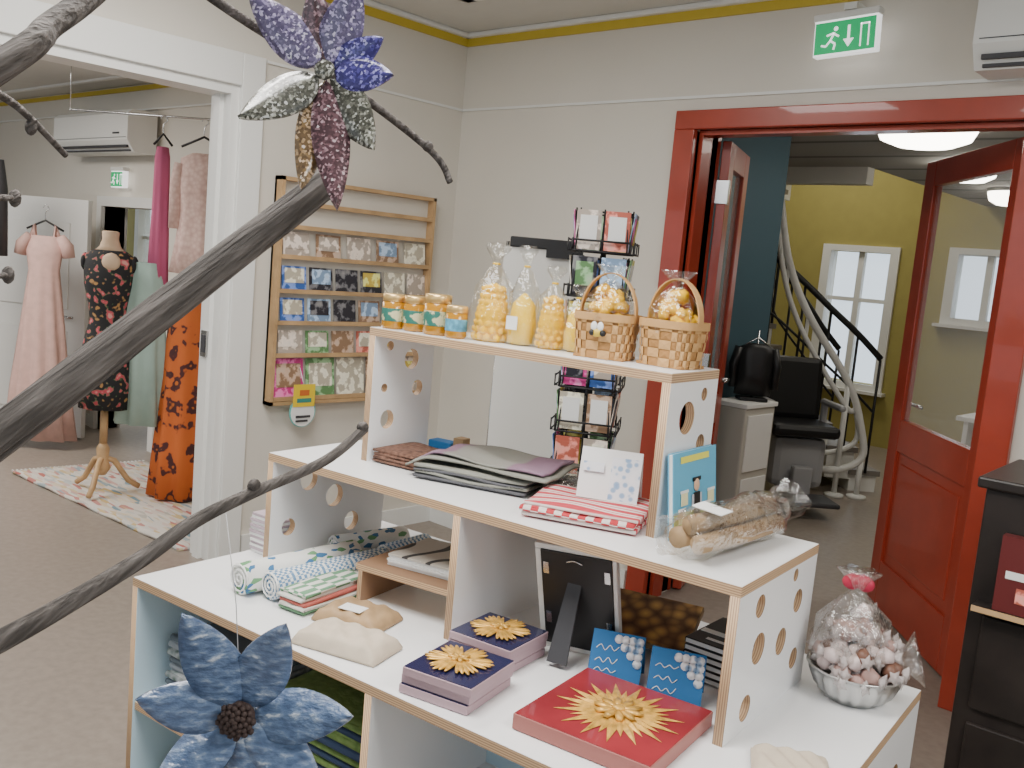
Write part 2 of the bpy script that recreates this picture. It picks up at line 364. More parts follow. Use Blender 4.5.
def ac(name,M,w,h,d):
    b=B(name); pr=[(0,0),(d*.75,0),(d,h*.28),(d,h*.9),(d*.85,h),(0,h)]
    b.prism(pr,0,w,white,M=M@Matrix(((0,0,1,0),(-1,0,0,0),(0,1,0,0),(0,0,0,1))))
    b.box2((.03,-d*.84,h*.02),(w-.03,-d*.60,h*.06),darkg,M=M)
    b.box2((.02,-d-.004,h*.33),(w-.02,-d+.004,h*.34),darkg,M=M); b.box2((w*.82,-d-.004,h*.42),(w*.9,-d,h*.46),darkg,M=M)
    for i in range(7): b.box2((.05,-d*.75+i*.02,h),(w-.05,-d*.75+i*.02+.008,h+.004),darkg,M=M)
    b.box2((.03,-d*.95,h*.10),(w-.03,-d*.88,h*.16),darkg,M=M)
    return b.done()
ac('air_conditioner',T(-7.30,3.115,1.99),1.15,.27,.2)
ac('air_conditioner.001',T(-1.18,WB-.018,2.29),.85,.28,.21)
def exitsign(name,M,w,h):
    b=B(name); b.box2((-w/2,-.02,0),(w/2,.02,h),whem,M=M,bev=.004); b.box2((-w/2+.006,-.0225,.008),(w/2-.006,-.02,h-.024),greenm,M=M)
    b.box2((-w/2-.004,-.026,h-.016),(w/2+.004,.026,h+.01),white,M=M,bev=.004)
    k=h/.15
    for a in ((.062,.02,.067,.105),(.092,.02,.097,.105),(.062,.1,.097,.106)): b.box2((a[0]*k,-.0245,a[1]*k),(a[2]*k,-.0225,a[3]*k),whem,M=M)
    b.prism([(.012*k,.105*k),(.012*k,.055*k),(-.004*k,.055*k),(.017*k,.025*k),(.038*k,.055*k),(.022*k,.055*k),(.022*k,.105*k)],0,.002,whem,M=M@T(0,-.0225,0)@XZ)
    b.ball((-.035*k,-.0235,.098*k),.009*k,whem,sc=(1,.2,1),M=M)
    for p,q in (((-.04,.085),(-.055,.055)),((-.055,.055),(-.035,.042)),((-.035,.042),(-.04,.02)),((-.055,.055),(-.072,.035)),((-.072,.035),(-.09,.04)),((-.045,.082),(-.022,.068)),((-.045,.082),(-.07,.075))):
        b.tube([(p[0]*k,-.0235,p[1]*k),(q[0]*k,-.0235,q[1]*k)],.004*k,whem,M=M,seg=6)
    return b.done()
exitsign('exit_sign',T(-1.69,WB-.09,2.40,0,0,-.05),.25,.150)
b=B('exit_sign_bracket'); b.box2((-1.71,WB-.11,2.565),(-1.66,WB,2.59),white); b.done()
exitsign('exit_sign.001',T(-6.63,3.1,1.77),.18,.13)
rugm=pmat('rug_weave','cells',16,[(0,(.55,.52,.48)),(.36,(.60,.56,.50)),(.42,(.42,.12,.10)),(.48,(.62,.58,.52)),(.56,(.15,.25,.30)),(.6,(.62,.58,.52)),(.72,(.50,.36,.15)),(.78,(.6,.55,.5)),(1,(.3,.3,.25))],.95,mp=(.8,3,1))
b=B('rug'); b.sheet(30,16,lambda s,t:(-5.85+1.79*s+.06*t,2.15+.1*s+.8*t,.018+.004*math.sin(30*s+4*t)),rugm,th=.015)
for i in range(34):
    b.box((-5.87+.002*i,2.17+.0235*i,.01),(.05,.006,.006),paper)
b.done()
# mannequin
skin=mat('linen_form',(.60,.44,.30),.8)
flor=pmat('black_floral','noise',24,[(0,(.35,.10,.04)),(.30,(.40,.22,.08)),(.36,(.012,.012,.014)),(.56,(.012,.012,.014)),(.58,(.05,.11,.05)),(.61,(.36,.10,.10)),(.66,(.50,.05,.08)),(.74,(.60,.30,.26))],.8,detail=1.5)
b=B('dress_mannequin'); M=T(-5.17,2.38,0,math.radians(48))
b.loft([(0,0,.50,.135,.11),(0,0,.62,.14,.115),(0,0,.80,.135,.11),(0,0,.90,.115,.095),(0,0,.99,.092,.078),(0,0,1.08,.105,.085),(0,-.01,1.18,.125,.10),(0,0,1.28,.135,.085),(0,0,1.34,.13,.065),(0,0,1.37,.085,.05)],flor,M=M,rip=lambda t,z:.04*math.cos(7*t)*max(0,(.9-z)*2))
b.loft([(0,0,1.36,.085,.05),(0,0,1.39,.055,.045),(0,0,1.43,.042,.042),(0,0,1.47,.045,.045),(0,0,1.475,.03,.03)],skin,M=M)
for sx in (-1,1): b.ball((.13*sx,0,1.30),.042,flor,sc=(.5,.9,1.2),M=M)
b.ball((0.03,-.075,1.31),.05,skin,sc=(1,.5,1),M=M)
b.tube([(0,0,.52),(0,0,.30)],.022,wood,M=M); b.lathe([(.02,.30),(.035,.27),(.03,.2),(.045,.16),(.02,.12)],wood,M=M)
for k in range(3):
    t=k*2.094+.5; b.tube([(0,0,.22),(.06*math.cos(t),.06*math.sin(t),.2),(.14*math.cos(t),.14*math.sin(t),.08),(.2*math.cos(t),.2*math.sin(t),.042)],.016,wood,M=M)
b.done()
# garments
LA=math.radians(42)
hangm=mat('hanger_black',(.02,.02,.02),.4)
def dress(name,x,y,secs,m,rot=LA,amp=.1,k=7,hang=None,extra=None):
    b=B(name); M=T(x,y,0,rot)
    zmax=secs[0][0]; zmin=secs[-1][0]
    b.loft([(0,0,z,w,d) for z,w,d in reversed(secs)],m,M=M,rip=lambda t,z:amp*math.cos(k*t+z*2)*min(1,max(0,(zmax-z)/(zmax-zmin)*1.4-.1)),seg=56)
    if extra: extra(b,M)
    if hang:
        z0,w=hang; b.tube([(-w,0,z0-.06),(0,0,z0),(w,0,z0-.06)],.007,hangm,M=M); b.tube(arc([(0,0,z0),(0,0,z0+.05),(.02,0,z0+.075),(0,0,z0+.1),(-.018,0,z0+.08)]),.003,chrome,M=M)
    return b.done()
pink=mat('pale_pink_cloth',(.62,.40,.35),.8,var=.08,vscale=20)
def sleeves(m,z,w,l,r=.035):
    def f(b,M):
        for s in (-1,1): b.tube([(w*s,0,z),(w*s*1.15,0,z-l*.3),(w*s*1.2,0.01,z-l)],[r,r*1.1,r],m,M=M)
    return f
def straps(b,M):
    for s in (-1,1): b.tube([(.09*s,0,1.40),(.07*s,0,1.47),(.06*s,.0,1.36)],.012,pink,M=M)
    for s in (-1,1): b.tube([(.10*s,0,1.40),(.145*s,0,1.34),(.16*s,0,1.27)],[.03,.045,.04],pink,M=M)
dress('pink_evening_dress',-6.5,2.56,[(1.40,.09,.03),(1.30,.12,.05),(1.18,.10,.05),(1.08,.11,.06),(.8,.14,.07),(.4,.18,.09),(.06,.22,.10)],pink,hang=(1.5,.12),extra=straps,amp=.16,k=9)
lace=pmat('pink_lace','voronoi',45,[(0,(.84,.64,.58)),(.5,(.74,.52,.46)),(1,(.62,.40,.36))],.85)
mag=mat('magenta_cloth',(.55,.12,.24),.8); mint=mat('mint_cloth',(.34,.46,.41),.8,var=.08)
orange=pmat('orange_floral','noise',12,[(0,(.60,.15,.025)),(.56,(.58,.13,.025)),(.59,(.08,.02,.02)),(.67,(.06,.02,.02)),(.70,(.56,.14,.02)),(1,(.6,.2,.03))],.8,detail=2)
dress('pink_lace_dress',-4.84,2.72,[(1.93,.06,.03),(1.90,.12,.05),(1.75,.125,.06),(1.6,.11,.055),(1.45,.125,.06),(1.28,.15,.07)],lace,hang=(2.02,.12),extra=sleeves(lace,1.87,.12,.35),amp=.08)
dress('magenta_dress',-5.03,2.585,[(1.95,.03,.03),(1.9,.04,.035),(1.6,.045,.04),(1.15,.055,.045)],mag,amp=.14,hang=(2.02,.05))
dress('orange_floral_skirt',-4.88,2.72,[(1.25,.09,.07),(1.1,.12,.09),(.7,.14,.11),(.3,.17,.13),(.03,.19,.15)],orange,k=9,amp=.10)
dress('mint_skirt',-5.06,2.54,[(1.32,.07,.06),(1.2,.10,.06),(.8,.12,.07),(.42,.14,.08)],mint,k=8,amp=.16)
dress('patterned_grey_dress',-4.60,2.92,[(1.95,.05,.03),(1.88,.11,.05),(1.6,.12,.06),(1.2,.14,.07)],pmat('grey_pattern','voronoi',30,[(0,(.1,.08,.1)),(.5,(.3,.25,.25)),(1,(.5,.4,.35))],.8),hang=(2.02,.1))
dress('dark_coat',-6.75,2.20,[(1.95,.06,.03),(1.88,.16,.06),(1.6,.15,.08),(1.2,.17,.09),(.9,.18,.09)],darkg,hang=(2.02,.12),extra=sleeves(darkg,1.85,.15,.6,.05))
b=B('garment_rail'); a=Vector((-5.5,2.28)); c=Vector((-4.3,3.08))
b.tube([(a.x,a.y,2.115),(c.x,c.y,2.115)],.006,chrome); b.tube([(a.x,a.y,2.115),(a.x,a.y,2.47)],.003,chrome); b.tube([(c.x,c.y,2.115),(c.x,c.y,2.47)],.003,chrome); b.done()
b=B('track_spotlight'); b.box2((-7.6,1.9,2.44),(-5,1.94,2.465),white)
for x in (-6.8,-6.0,-5.4): b.tube([(x,1.92,2.44),(x,1.92,2.36)],.012,white); b.lathe([(.035,-.06),(.045,.06)],white,(x,1.92,2.34),(1.2,0,.5))
b.done()
# ------------------------------------------------------------------ wall card rack
b=B('card_rack'); y0,y1,z0,z1=2.541,3.50,.729,1.80; X=WL+.003
rackback=mat('rack_back',(.70,.66,.58),.6)
b.box2((X,y0,z0),(X+.015,y1,z1),rackback)
for q in ((y0,z0,y1,z0+.018),(y0,z1-.018,y1,z1),(y0,z0,y0+.018,z1),(y1-.018,z0,y1,z1)): b.box2((X,q[0],q[1]),(X+.06,q[2],q[3]),wood)
cols=[(.50,.12,.08),(.04,.12,.40),(.02,.02,.03),(.5,.45,.35),(.12,.26,.10),(.45,.38,.32),(.62,.05,.25),(.22,.33,.5),(.28,.17,.10),(.65,.48,.08)]
cardm=[pmat('card_%d'%i,'noise',25,[(0,c),(.48,c),(.55,tuple(min(1,x*1.8+.15) for x in c)),(1,(.6,.58,.52))],.4) for i,c in enumerate(cols)]
rows=[(1.68,[]),(1.57,[]),(1.43,[5,8,5,8,3]),(1.27,[1,2,2,2,3,5]),(1.12,[1,7,2,8,2,7]),(.965,[5,4,8,0,5,3]),(.755,[6,4,3,8,5])]
for z,cs in rows:
    b.box2((X+.015,y0+.02,z-.006),(X+.055,y1-.02,z+.006),wood); b.box2((X+.05,y0+.02,z-.006),(X+.06,y1-.02,z+.014),wood)
    n=len(cs)
    for i,c in enumerate(cs):
        w=.145 if z>.8 else .17; h=.115 if z>.8 else .19; yc=y0+.10+i*(.93/max(n,1))+ .01
        if n==6: w=.135
        b.box((X+.035,yc,z+h/2+.006),(.004,w,h),cardm[c],rot=(0,-.12,0))
        if i%3!=2: b.box((X+.0375,yc,z+h/2+.02),(.002,w*.8,h*.6),cardm[(c*3+i)%10],rot=(0,-.12,0))
b.done()
b=B('shop_tag'); M=T(WL+.10,2.70,.70,math.pi/2)@Matrix.Diagonal((1.35,1.35,1.35,1))
disc=lambda r,cx,cz,n=24:[(cx+r*math.cos(i*2*math.pi/n),cz+r*math.sin(i*2*math.pi/n)) for i in range(n)]
MX=M@XZ
b.prism(disc(.055,0,0),0,.003,mat('tag_teal',(.15,.50,.46),.5),M=MX); b.prism(disc(.05,0,-.002),.003,.005,paper,M=MX); b.prism([(-.045,.02),(.045,.02),(.045,.10),(-.045,.10)],.005,.008,mat('tag_yellow',(.80,.58,.03),.5),M=MX)
for q,mm_ in (((-.03,.035,.03,.05),mat('tag_ink',(.05,.25,.2),.5)),((-.02,.06,.02,.08),mat('tag_ink2',(.6,.15,.03),.5)),((-.03,-.02,.03,-.012),darkg),((-.03,-.035,.02,-.028),darkg)):
    b.prism([(q[0],q[1]),(q[2],q[1]),(q[2],q[3]),(q[0],q[3])],.0055,.009,mm_,M=MX)
b.tube([(0,0,.10),(0,.03,.155)],.0015,paper,M=M); b.done()
# ------------------------------------------------------------------ card spinner + poster stand
b=B('card_spinner_rack'); M=T(-2.0,2.62,0,.55)@Matrix.Diagonal((.82,.82,1,1))
b.tube([(0,0,.02),(0,0,1.70)],.012,black,M=M)
for k in range(4):
    t=k*math.pi/2+.78; b.tube([(0,0,.06),(.3*math.cos(t),.3*math.sin(t),.015)],.012,black,M=M)
for ti in range(6):
    z=.80+ti*.152
    for k in range(4):
        R=M@T(0,0,z,k*math.pi/2)
        for s in (-.058,.058):
            b.box((s,-.115,.07),(.10,.003,.13),cardm[(ti*3+k*2+int(s>0)*5)%10] ,rot=(.14,0,0),M=R); b.box((s,-.120,.075),(.07,.002,.085),paper if (ti+k)%2 else cardm[(ti+k+int(s>0)*3)%10],rot=(.14,0,0),M=R)
        for zz,yy in ((0,-.135),(.035,-.135),(.13,-.10)): b.tube([(-.115,yy,zz),(.115,yy,zz)],.0036,black,seg=5,M=R)
        for s in (-.115,0,.115): b.tube([(s,-.135,.04),(s,-.135,0),(s,-.105,0),(s,-.095,.14)],.0036,black,seg=5,M=R)
    for s in ((1,1),(1,-1)): b.tube([(-.1*s[0],-.1*s[1],z),(.1*s[0],.1*s[1],z)],.003,black,seg=5,M=M)
b.done()
b=B('poster_stand'); M=T(-2.42,2.78,0,.70)
b.box2((-.14,-.01,.62),(.14,.01,1.56),mat('poster_board',(.66,.65,.61),.6),M=M); b.box2((-.12,-.02,1.56),(.16,.02,1.60),black,M=M,bev=.005); b.box2((.02,-.03,1.53),(.16,-.02,1.58),black,M=M)
for s in (-1,1): b.tube([(.13*s,.012,1.58),(.15*s,.02,0.01)],.007,chrome,M=M)
b.tube([(0,.012,1.58),(0,.4,.01)],.009,darkg,M=M); b.done()
# ------------------------------------------------------------------ dark cabinet right
dw=mat('dark_wood',(.020,.015,.013),.4,var=.3,vscale=12)
CX,CY=-.725,2.72
b=B('dark_cabinet'); M=T(CX,CY,0,.05)
b.box2((0,0,.05),(1.0,.42,1.02),dw,M=M,bev=.005); b.box2((-.02,-.02,1.02),(1.02,.44,1.05),dw,M=M,bev=.006); b.box2((-.015,-.015,0),(1.015,.43,.07),dw,M=M)
for z in (.12,.42): b.box2((.04,-.014,z),(.48,0,z+.26),dw,M=M,bev=.005); b.ball((.26,-.02,z+.13),.014,chrome,M=M); b.box2((.52,-.014,z),(.96,0,z+.26),dw,M=M,bev=.005); b.ball((.74,-.02,z+.13),.014,chrome,M=M)
b.box2((.02,-.06,.70),(.98,0,.715),dw,M=M); b.box2((.02,-.062,.70),(.98,-.06,.715),wood,M=M); b.done()
b=B('book_box'); M=T(CX+.07,CY-.05,.716,.05); b.box2((0,0,0),(.22,.035,.2),mat('maroon_cover',(.12,.02,.02),.4),M=M); b.box2((.02,-.002,.09),(.2,0,.11),paper,M=M); b.box2((.05,-.002,.03),(.17,0,.07),cardm[0],M=M); b.done()
b=B('small_display_case'); M=T(CX+.05,CY+.28,1.051,.1); b.box2((0,0,0),(.3,.12,.10),mat('case_grey',(.35,.34,.33),.4),M=M,bev=.004); b.box2((.02,-.003,.02),(.28,0,.08),darkg,M=M); b.box2((-.01,-.01,.10),(.31,.13,.11),white,M=M); b.done()
# ------------------------------------------------------------------ DISPLAY
tL,tR,tF,tB,tz=-.443,.372,-.056,.166,1.315
mL,mR,mF,mB,mz=-.619,.616,-.197,.205,.985
bL,bR,bF,bB,bz=-.748,.822,-.470,.352,.692
th=.02
def board(b,u0,u1,v0,v1,z):
    b.box2((u0,v0,z-th),(u1,v1,z-.001),ply); b.box2((u0+.001,v0+.001,z-.001),(u1-.001,v1-.001,z),whitelam)
b=B('plywood_display_shelf')
board(b,tL,tR,tF,tB,tz); board(b,mL,mR,mF,mB,mz); board(b,bL,bR,bF,bB,bz)
def sp(s,a,b_): return a+s*(b_-a)
H=[(sp(.25,tF,tB),1.27,.012),(sp(.62,tF,tB),1.235,.026),(sp(.2,tF,tB),1.165,.011),(sp(.75,tF,tB),1.16,.02),(sp(.28,tF,tB),1.085,.024)]
b.holed(tL+.01,tF,tB,mz,tz-th,.019,H,whitelam,plyx)
H=[(sp(.4,tF,tB),1.22,.034),(sp(.72,tF,tB),1.265,.014),(sp(.75,tF,tB),1.16,.02),(sp(.25,tF,tB),1.09,.018)]
b.holed(tR-.01,tF,tB,mz,tz-th,.019,H,whitelam,plyx)
H=[(sp(.3,mF,mB),.905,.028),(sp(.53,mF,mB),.85,.03),(sp(.78,mF,mB),.885,.024),(sp(.15,mF,mB),.79,.022),(sp(.7,mF,mB),.77,.026)]
b.holed(mL+.01,mF,mB,bz,mz-th,.019,H,whitelam,plyx)
H=[(sp(.70,mF,mB),.945,.013),(sp(.26,mF,mB),.925,.022),(sp(.78,mF,mB),.885,.024),(sp(.30,mF,mB),.84,.030),(sp(.60,mF,mB),.82,.027),(sp(.22,mF,mB),.735,.025),(sp(.82,mF,mB),.76,.022)]
b.holed(mR-.01,mF,mB,bz,mz-th,.019,H,whitelam,plyx)
b.holed(-.016,mF,mB,bz,mz-th,.019,[],whitelam,plyx)
b.holed(bL+.01,bF,bB,0,bz-th,.019,[],paleblue,plyx)
b.holed(.023,bF,bB,0,bz-th,.019,[],whitelam,plyx)
b.holed(bR-.01,bF,bB,0,bz-th,.019,[(-.3,.5,.04),(-.05,.42,.06),(.2,.55,.035),(.15,.2,.05)],whitelam,plyx)
b.box2((bL+.02,-.08,0),(bR-.02,-.065,bz-th),paleblue)
b.box2((bL+.02,bF+.012,.37),(bR-.02,-.08,.388),whitelam); b.box2((bL+.02,bF+.005,.37),(bR-.02,bF+.012,.388),ply)
b.box2((bL+.02,bF+.01,.04),(bR-.02,bB-.01,.058),whitelam)
b.done(DM,recalc=False)
# ---- jars
honey=mat('honey',(.42,.19,.01),.12,coat=.6); lid=mat('gold_lid',(.74,.50,.20),.3,.7)
label=pmat('honey_label','noise',45,[(0,(.62,.58,.35)),(.45,(.58,.55,.32)),(.50,(.03,.16,.12)),(1,(.02,.12,.10))],.5)
labelb=mat('blue_label',(.10,.32,.45),.5,var=.5,vscale=60)
for i,(u,v,k) in enumerate(((-.405,-.018,.95),(-.348,-.004,.95),(-.272,-.01,1.08),(-.205,-.02,.85))):
    b=B('honey_jar'); r=.030*k; h=.088*k
    b.lathe([(.01,0),(r*.9,0),(r,.005),(r,h*.75),(r*.85,h*.8)],honey,seg=28); b.lathe([(r*1.01,h*.22),(r*1.015,h*.23),(r*1.015,h*.58),(r*1.01,h*.59)],labelb if i==3 else label,seg=28)
    b.lathe([(r*.9,h*.78),(r*.98,h*.79),(r*.98,h*.98),(r*.9,h),(.005,h)],lid,seg=28); b.done(D(u,v,tz))
# ---- beeswax in cellophane
wax=mat('beeswax_yellow',(.86,.50,.0),.45,var=.12,vscale=30); waxl=mat('pale_wax',(.86,.56,.02),.5)
def bag(b,M,r,h,seed,fill,bumps=True,hf=.5):
    rnd=random.Random(seed)
    if bumps:
        nr=8
        for ring in range(nr):
            z=.010+ring*h*hf/nr; rr=r*.90*(1-.065*ring)
            nb=11
            for k in range(nb):
                t=2*math.pi*(k+.5*(ring%2))/nb; b.ball((rr*math.cos(t),rr*math.sin(t),z),r*.24,fill,sub=1,M=M)
        b.lathe([(r*.85,0),(r*.9,h*hf*.5),(r*.55,h*hf),(.004,h*hf*1.08)],fill,M=M,seg=16)
    else:
        b.lathe([(r*.5,0),(r*.98,.004),(r*1.0,h*hf*.4),(r*.78,h*hf*.8),(.004,h*hf)],fill,M=M,seg=16)
    ph=rnd.random()*6
    b.lathe([(r*.7,0),(r*1.16,.003),(r*1.22,h*hf*.5),(r*.98,h*hf),(r*.4,h*.74),(r*.14,h*.79),(r*.3,h*.86),(r*.65,h*.95),(r*.5,h*1.0)],cello,M=M,seg=32,rip=lambda t,z:.10*math.cos(5*t+ph+z*20)+.07*math.cos(9*t-ph))
    b.tube([(r*.17*math.cos(t),r*.17*math.sin(t),h*.79) for t in [i*.7 for i in range(10)]],.0025,waxl,M=M,seg=5)
for i,(u,v,h,r,bu,hf) in enumerate(((-.145,.035,.225,.043,True,.55),(-.068,.05,.225,.033,False,.52),(.004,.062,.185,.034,True,.6),(.062,.075,.15,.027,False,.66))):
    b=B('beeswax_candle_bag'); bag(b,Matrix(),r,h,i,wax if bu else waxl,bu,hf)
    if i==1: b.box((.0,-.042,.05),(.03,.002,.03),paper)
    b.done(D(u,v,tz))
birch=pmat('birch_strip','noise',18,[(0,(.42,.22,.07)),(.5,(.54,.31,.12)),(1,(.62,.39,.17))],.6)
birch2=mat('birch_dark',(.38,.19,.06),.6,var=.15)
def basket(M,seed,bee=False):
    b=B('birch_basket'); w,d,h=.065,.052,.092
    def pt(t,z):
        k=.88+.12*z/h; c,s=math.cos(t),math.sin(t); e=.55
        return Vector((w*k*math.copysign(abs(c)**e,c),d*k*math.copysign(abs(s)**e,s),z))
    NT=28;NZ=5
    for j in range(NZ):
        for i in range(NT):
            t0=2*math.pi*i/NT; t1=2*math.pi*(i+1)/NT; z0=h*j/NZ; z1=h*(j+1)/NZ; o=.0022 if (i+j)%2 else 0
            vs=[]
            for t,z in ((t0,z0),(t1,z0),(t1,z1),(t0,z1)):
                p=pt(t,z); n=Vector((p.x,p.y,0)).normalized(); vs.append(p+n*o)
            cpt=sum(vs,Vector())/4; n=Vector((cpt.x,cpt.y,0)).normalized(); cv=b.bm.verts.new(cpt+n*.002); bv=[b.bm.verts.new(q) for q in vs]
            b._fin([],[b.bm.faces.new((bv[k],bv[(k+1)%4],cv)) for k in range(4)],birch if (i+j)%2 else birch2)
    zz,hh=h-.004,.016
    ring=[pt(2*math.pi*i/48,zz) for i in range(49)]
    for off in (.004,-.003):
        vs0=[b.bm.verts.new(p+Vector((p.x,p.y,0)).normalized()*off+Vector((0,0,-hh/2))) for p in ring]; vs1=[b.bm.verts.new(p+Vector((p.x,p.y,0)).normalized()*off+Vector((0,0,hh/2))) for p in ring]
        b._fin([],[b.bm.faces.new((vs0[i],vs0[i+1],vs1[i+1],vs1[i])) for i in range(48)],birch)
    b.box((0,0,.003),(w*1.7,d*1.7,.006),birch2)
    P=[(-w*.98,h*.5)]+[(-w*.98*math.cos(t*math.pi/14),h+.09*math.sin(t*math.pi/14)) for t in range(15)]+[(w*.98,h*.5)]
    a=[b.bm.verts.new((x,-.009,z)) for x,z in P]; c=[b.bm.verts.new((x,.009,z)) for x,z in P]; a2=[b.bm.verts.new((x*.95,-.009,z-.002)) for x,z in P]; c2=[b.bm.verts.new((x*.95,.009,z-.002)) for x,z in P]
    fs=[]
    for i in range(len(P)-1):
        fs+=[b.bm.faces.new((a[i],a[i+1],c[i+1],c[i])),b.bm.faces.new((a2[i],c2[i],c2[i+1],a2[i+1])),b.bm.faces.new((a[i],a2[i],a2[i+1],a[i+1])),b.bm.faces.new((c[i],c[i+1],c2[i+1],c2[i]))]
    b._fin([],fs,birch)
    rnd=random.Random(seed)
    for k in range(40):
        z=h*.75+rnd.uniform(0,.08); f=1-(z-h*.75)/.12; b.ball((rnd.uniform(-.044,.044)*f,rnd.uniform(-.034,.034)*f,z),.014,wax,sub=1)
    b.lathe([(.03,h*.4),(.052,h*.8),(.050,h*1.25),(.030,h*1.6),(.008,h*1.82),(.018,h*1.95),(.034,h*2.15)],cello,seg=30,rip=lambda t,z:.16*math.cos(5*t+seed+z*20)+.1*math.cos(8*t))
    if bee:
        b.ball((.0,-.064,.055),.010,mat('bee_body',(.65,.45,.05),.5),sc=(1.3,.6,.9)); b.ball((.013,-.064,.055),.007,black); b.ball((-.010,-.065,.055),.007,black)
        for s in (-1,1): b.ball((s*.007,-.065,.068),.009,paper,sc=(.8,.3,1.2))
    b.done(M,recalc=True)
basket(D(.158,.045,tz,.2),1,True); basket(D(.300,.075,tz,-.1),2)
# ---- mid shelf goods
def cloth(name,u,v,z,w,d,n,mats,rz=0,t=.008,sag=.004):
    b=B(name)
    for k in range(n):
        dx=random.uniform(-.006,.006); dy=random.uniform(-.006,.006); m=mats[k%len(mats)]
        b.sheet(14,10,lambda s,q:(dx+(s-.5)*w,dy+(q-.5)*d,t*(k+1)+sag*math.sin(s*7+k)*math.sin(q*5+k*2)*.5-.25*t*(abs(s-.5)*2)**6+sag*.3),m,th=t*.8)
        b.tube([(dx+-.5*w,dy-.5*d,t*(k+.6)),(dx+.5*w,dy-.5*d,t*(k+.6))],t*.42,m,seg=8)
    return b.done(D(u,v,z+.001,rz))
brownk=pmat('brown_knit','voronoi',90,[(0,(.24,.12,.08)),(1,(.07,.035,.025))],.9,bump=.6)
cloth('knitted_placemat',-.348,.03,mz,.13,.14,4,[brownk],.05)
greyg=mat('grey_green_linen',(.25,.25,.215),.9,var=.06,vscale=40); greyv=pmat('grey_violet_linen','wave',.9,[(0,(.25,.25,.22)),(.45,(.25,.24,.22)),(.55,(.23,.14,.195)),(1,(.27,.17,.24))],.9,direction='X',dist=.5)
b=B('linen_cloth_stack')
for k in range(4):
    m=(mat('dark_linen',(.10,.10,.11),.9),greyg)[k%2]; dx=random.uniform(-.006,.006)
    b.sheet(14,10,lambda s,q:(dx+(s-.5)*.28,(q-.5)*.23,.008*(k+1)+.004*math.sin(s*7+k)*math.sin(q*5+k*2)+.002),m,th=.0065)
for k in range(2):
    b.sheet(30,16,lambda s,q:(.01+(s-.5)*(.36-.03*k),(q-.5)*(.22-.03*k)+.02*math.sin(s*5)*(1-q),.050+.008*k+.006*math.sin(s*9+q*4)*math.sin(q*6+k)-.022*max(0,(.12-s)/.12)),greyv if k else greyg,th=.005)
b.done(D(-.125,.055,mz+.001,.23))
b=B('plastic_wrapped_textile'); b.sheet(16,12,lambda s,q:((s-.5)*.13,(q-.5)*.18,.03+.008*math.sin(s*9)*math.sin(q*7)),cello2,th=.022); b.box((0,0,.014),(.12,.16,.018),darkg,bev=.004); b.done(D(.085,.12,mz,.3))
redc=pmat('red_check','checker',60,[(0,(.50,.04,.05)),(.5,(.50,.04,.05)),(.501,(.74,.66,.62)),(1,(.74,.66,.62))],.9,mp=(1,.45,1))
reds=pmat('red_stripe','wave',8,[(0,(.48,.04,.06)),(.38,(.54,.08,.09)),(.5,(.72,.64,.60)),(.8,(.76,.72,.68)),(1,(.58,.2,.2))],.9,direction='Y',dist=.3)
cloth('red_checked_towel',.205,-.03,mz,.24,.18,3,[reds,redc],.28,t=.011,sag=.006)
lacem=pmat('blue_lace_print','voronoi',60,[(0,(.20,.34,.56)),(.35,(.33,.46,.64)),(.45,(.76,.78,.82)),(1,(.82,.82,.84))],.5)
b=B('greeting_card'); b.box((0,-.015,.051),(.13,.002,.108),paper,rot=(-.25,0,0)); b.box((0.033,-.0172,.045),(.062,.001,.09),lacem,rot=(-.25,0,0)); b.box((-.035,-.0172,.065),(.045,.001,.02),lacem,rot=(-.25,0,0)); b.box((0,.02,.051),(.13,.002,.108),paper,rot=(.35,0,0)); b.done(D(.218,.02,mz+.038,.35))
bluec=mat('blue_card',(.02,.15,.38),.6,var=.1)
b=B('blue_gift_box'); b.box((0,0,.02),(.07,.04,.04),bluec,bev=.002); b.box((.055,.0,.028),(.03,.035,.056),kraft,bev=.002); b.done(D(-.365,.165,mz,.1))
bk=B('childrens_book'); sky=mat('cover_sky',(.12,.43,.64),.4); grass=pmat('cover_grass','noise',30,[(0,(.15,.40,.08)),(.5,(.35,.48,.1)),(1,(.65,.6,.15))],.5)
M=T(0,0,0,math.pi/2,0,0)@T(0,0,0,0,-.12,0)
bk.box2((-.10,-.006,0),(.10,-.004,.172),sky,M=M); bk.box2((-.098,-.004,.002),(.10,.004,.17),paper,M=M); bk.box2((-.10,.004,0),(.10,.006,.172),sky,M=M); bk.box2((-.098,-.0075,.002),(.098,-.006,.05),grass,M=M)
bk.box2((-.07,-.0082,.15),(.06,-.0075,.163),mat('title_ink',(.8,.75,.1),.5),M=M)
bk.box2((-.012,-.009,.04),(.016,-.0075,.085),black,M=M); bk.ball((.002,-.008,.10),.013,mat('face',(.7,.45,.3),.6),sc=(1,.2,1.1),M=M); bk.box2((-.016,-.009,.108),(.02,-.0078,.116),black,M=M)
slv=mat('sleeve',(.5,.5,.55),.6); hive=mat('hive',(.78,.75,.45),.6)
for s in (-1,1): bk.box2((.002+s*.018-.004,-.009,.05),(.002+s*.018+.004,-.0075,.082),slv,M=M); bk.box2((s*.008-.003,-.009,.015),(s*.008+.007,-.0075,.042),darkg,M=M)
for cx,cz in ((-.065,.03),(-.055,.065),(.05,.03),(.07,.055)): bk.box2((cx-.014,-.009,cz),(cx+.014,-.0075,cz+.025),hive,M=M); bk.box2((cx-.017,-.0095,cz+.025),(cx+.017,-.0075,cz+.03),paper,M=M)
bk.done(D(.405,.05,mz))
b=B('wrapped_candle_bundle')
